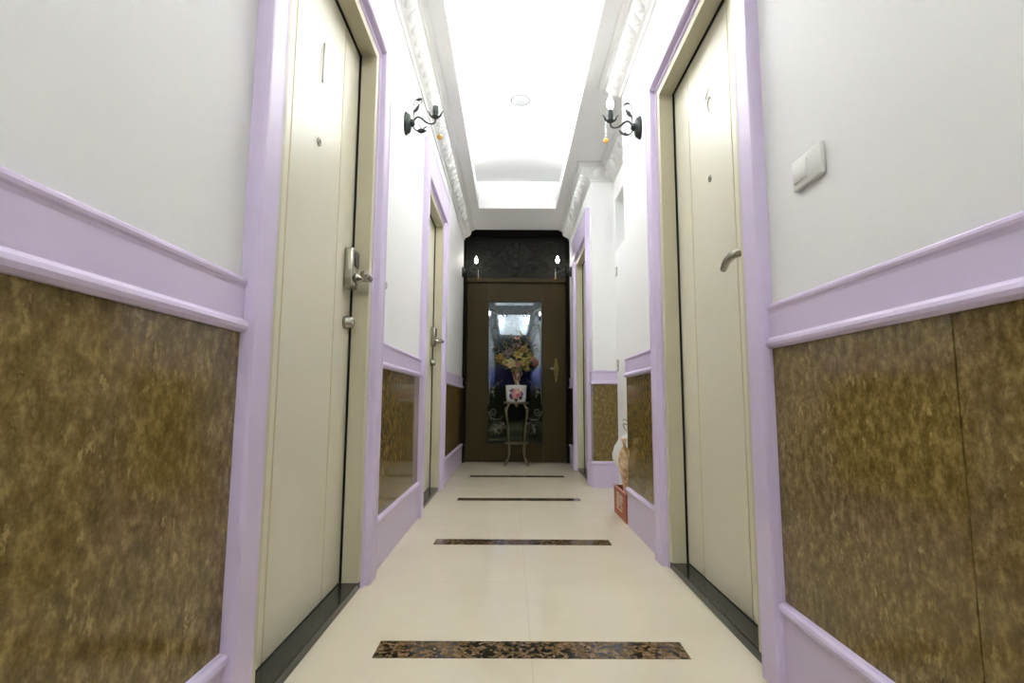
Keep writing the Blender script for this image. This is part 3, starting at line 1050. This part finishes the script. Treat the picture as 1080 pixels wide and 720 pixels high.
FL = [(-0.178, -0.02, 0.130, 0.058, 'petal_gold', (-.6, -.7, .3)), (-0.065, -0.09, 0.070, 0.054, 'petal_cream', (-.2, -.95, .1)),
      (0.178, -0.03, 0.085, 0.056, 'petal_pink', (.55, -.75, .1)), (0.066, -0.06, 0.210, 0.054, 'petal_gold', (.2, -.8, .6)),
      (0.080, -0.10, 0.085, 0.052, 'petal_yellow', (.2, -.95, .1)), (0.008, -0.10, 0.155, 0.050, 'petal_yellow', (0, -.9, .4)),
      (-0.085, -0.05, 0.185, 0.048, 'petal_mauve', (-.3, -.8, .5)), (0.135, -0.03, 0.150, 0.046, 'petal_yellow', (.5, -.7, .4)),
      (-0.010, 0.00, 0.260, 0.040, 'petal_mauve', (0, -.6, .8)), (-0.125, -0.05, 0.085, 0.040, 'petal_yellow', (-.4, -.9, .0)),
      (0.005, -0.10, 0.060, 0.040, 'petal_pink', (0, -1, -.1)), (0.105, -0.07, 0.020, 0.030, 'petal_yellow', (.2, -.9, -.3)),
      (-0.002, 0.00, 0.345, 0.030, 'petal_pink', (0, -.7, .7))]
stem = MB()
for (x, y, z, r, col, aim) in FL:
    rose(r, col, (x, y, z), aim)
    stem.tube(smooth_path([(0, 0, -0.05), (x * .15, y * .15, 0.02), (x * .7, y * .7, z * .6 + 0.01), (x, y, z - 0.005)], 4), 0.0025, 5)
# sprigs
for (x, y, z) in ((0.125, -0.02, 0.345), (-0.13, 0.0, 0.30), (0.04, 0.02, 0.40), (-0.06, 0.02, 0.37)):
    stem.tube(smooth_path([(0, 0, 0.0), (x * .3, y, z * .5), (x, y, z)], 5), 0.0028, 5)
stem.build('stems', M['leaf_olive'], bq)
for (x, y, z, n) in ((0.125, -0.02, 0.345, 9), (-0.13, 0.0, 0.30, 6), (0.04, 0.02, 0.40, 6), (-0.06, 0.02, 0.37, 6)):
    sg_ = MB()
    for k in range(n):
        t = 0.55 + 0.45 * k / (n - 1)
        p = Vector((x * (.3 + .7 * (t - .5) / .5), y, z * t))
        leaf_shape(sg_, p, (x * 2 + (-1) ** k * 0.25, random.uniform(-.3, .1), 0.5), 0.034, 0.013, (0, -1, .3))
    sg_.build('sprig', M['petal_gold'], bq)
lv = MB()
for k in range(130):
    a = random.uniform(0, 2 * PI)
    e = random.uniform(-0.35, 1.1)
    rr = random.uniform(0.05, 0.155)
    p = Vector((math.cos(a) * rr * math.cos(e) * 1.15, math.sin(a) * rr * 0.6 * math.cos(e) - 0.02, 0.11 + rr * math.sin(e) * 1.0))
    d = Vector((math.cos(a), math.sin(a) * .7, 0.3 + math.sin(e) * .7 + random.uniform(-.5, .3)))
    leaf_shape(lv, p, d, random.uniform(0.045, 0.08), random.uniform(0.022, 0.034), (random.uniform(-.5, .5), -.6, 1))
lv.build('foliage', M['leaf_green'], bq)
lv = MB()
for k in range(34):
    a = random.uniform(0, 2 * PI)
    rr = random.uniform(0.07, 0.16)
    p = Vector((math.cos(a) * rr, -abs(math.sin(a)) * rr * .5 - 0.02, 0.12 + math.sin(a) * rr * .7))
    leaf_shape(lv, p, (math.cos(a), -.4, math.sin(a) + .1), random.uniform(0.035, 0.06), 0.022, (0, -1, .4))
lv.build('foliage', M['leaf_olive'], bq)

# ------------------------------------------------------------------ red box and bags in the recess
BX0, BX1, BY0, BY1, BZ = 0.634, 0.815, 2.955, 3.285, 0.160
bx = root('open_box', ((BX0 + BX1) / 2, (BY0 + BY1) / 2, 0), 'open orange-red carton with pale lettering standing on the floor at the recess corner', 'box')
cx_, cy_ = (BX0 + BX1) / 2, (BY0 + BY1) / 2
hw, hl, th = (BX1 - BX0) / 2, (BY1 - BY0) / 2, 0.006
b_ = MB()
b_.box(-hw, -hw + th, -hl, hl, 0, BZ)
b_.box(hw - th, hw, -hl, hl, 0, BZ)
b_.box(-hw + th, hw - th, -hl, -hl + th, 0, BZ)
b_.box(-hw + th, hw - th, hl - th, hl, 0, BZ)
b_.box(-hw + th, hw - th, -hl + th, hl - th, 0, 0.006)
b_.build('box_body', M['red_card'], bx, bevel=0.0015)
rm = MB()
rm.box(-hw - .0012, -hw + th + .001, -hl, hl, BZ - 0.006, BZ + 0.002)
rm.box(-hw + th, hw - th, -hl - .001, -hl + th, BZ - 0.006, BZ + 0.002)
rm.build('box_rim', M['red_rim'], bx)
gl = MB()


def glyph(y, z, wd, ht, strokes):
    for (a, b, c_, d) in strokes:   # unit square, a/c to the reader's right
        ya, yb = y - a * wd, y - c_ * wd
        za, zb = z + b * ht, z + d * ht
        t = 0.0045
        if abs(ya - yb) < 1e-6:
            gl.box(-hw - .0014, -hw + .0005, ya - t, ya + t, za, zb)
        else:
            gl.box(-hw - .0014, -hw + .0005, yb, ya, za - t, za + t)


glyph(0.085, 0.062, 0.075, 0.070, [(0, 1, 1, 1), (0, .72, 1, .72), (.5, .5, .5, 1), (0.1, .48, .9, .48), (.1, 0, .1, .48), (.9, 0, .9, .48), (.1, .24, .9, .24), (.1, .02, .9, .02)])
glyph(-0.005, 0.062, 0.075, 0.070, [(.05, 0, .05, .95), (0, .95, .4, .95), (.25, .1, .25, .95), (.45, .85, 1, .85), (.7, 0, .7, 1), (.45, .5, 1, .5), (.45, .5, .45, .85), (1, .5, 1, .85), (.45, .02, 1, .02)])
for k in range(9):
    glyph(0.090 - k * 0.019, 0.040, 0.012, 0.010, [(0, 0, 0, 1), (0, .5, 1, .5)])
gl.build('lettering', M['lettering'], bx)['label'] = 'pale characters printed on the carton side'

bag_l = (0.680, 3.062, 0.0075)
bg = root('gift_bag', bag_l, 'peach patterned film bag standing in the orange-red carton', 'bag')


def bag(prof, n, seed, squash=(1, 1), lean=(0, 0)):
    rnd = random.Random(seed)
    ph = [rnd.uniform(0, 6.3) for _ in range(5)]
    v, f = [], []
    for (r, h) in prof:
        for k in range(n):
            a = 2 * PI * k / n
            rr = r * (1 + 0.10 * math.sin(3 * a + ph[0] + h * 9) + 0.07 * math.sin(5 * a + ph[1] - h * 14) + 0.05 * math.sin(8 * a + ph[2] + h * 22))
            v.append((rr * math.cos(a) * squash[0] + lean[0] * max(0, h - .17), rr * math.sin(a) * squash[1] + lean[1] * max(0, h - .17), h))
    m = len(prof)
    for i in range(m - 1):
        for k in range(n):
            f.append((i * n + k, i * n + (k + 1) % n, (i + 1) * n + (k + 1) % n, (i + 1) * n + k))
    f.append(tuple(range(n - 1, -1, -1)))
    f.append(tuple((m - 1) * n + k for k in range(n)))
    return MB().add(v, f, True)


bag([(0.036, 0.0), (0.044, 0.02), (0.046, 0.08), (0.047, 0.16), (0.052, 0.23), (0.056, 0.28), (0.054, 0.33), (0.044, 0.37), (0.028, 0.40), (0.012, 0.415), (0.010, 0.425), (0.018, 0.445), (0.024, 0.462)], 26, 3, (0.72, 0.9), (-0.24, -0.66)).build('bag_body', M['lace'], bg)
bag_w = (0.716, 3.215, 0.0075)
wb = root('plastic_bag', bag_w, 'puffed white plastic bag with grey handles behind the peach bag', 'bag')
bag([(0.030, 0.0), (0.034, 0.05), (0.036, 0.14), (0.046, 0.22), (0.066, 0.275), (0.088, 0.315), (0.094, 0.35), (0.086, 0.39), (0.066, 0.425), (0.040, 0.452), (0.018, 0.468), (0.012, 0.475), (0.020, 0.490)], 30, 9, (1.0, 0.62)).build('bag_body', M['white_bag'], wb)
hb = MB()
hb.tube(smooth_path([(-0.010, 0, 0.482), (-0.03, -0.01, 0.500), (-0.035, -0.02, 0.525), (-0.012, -0.02, 0.520)], 5), 0.0045, 6)
hb.tube(smooth_path([(0.005, 0, 0.482), (0.0, -0.01, 0.515), (-0.018, -0.02, 0.548), (-0.040, -0.02, 0.545)], 5), 0.0045, 6)
hb.build('bag_handle', M['grey_bag'], wb)
jar = root('small_jar', (0.668, 2.984, 0.0075), 'small dark jar inside the orange-red carton, in front of the peach bag', 'jar')
MB().lathe([(0, 0), (0.018, 0), (0.020, 0.006), (0.020, 0.115), (0.014, 0.128), (0.013, 0.140), (0, 0.140)], (0, 0, 0), 18).build('jar_body', M['dark_goods'], jar)
MB().lathe([(0.0145, 0.136), (0.0155, 0.138), (0.0155, 0.153), (0.013, 0.156), (0, 0.156)], (0, 0, 0), 18).build('jar_lid', M['plastic_grey'], jar)
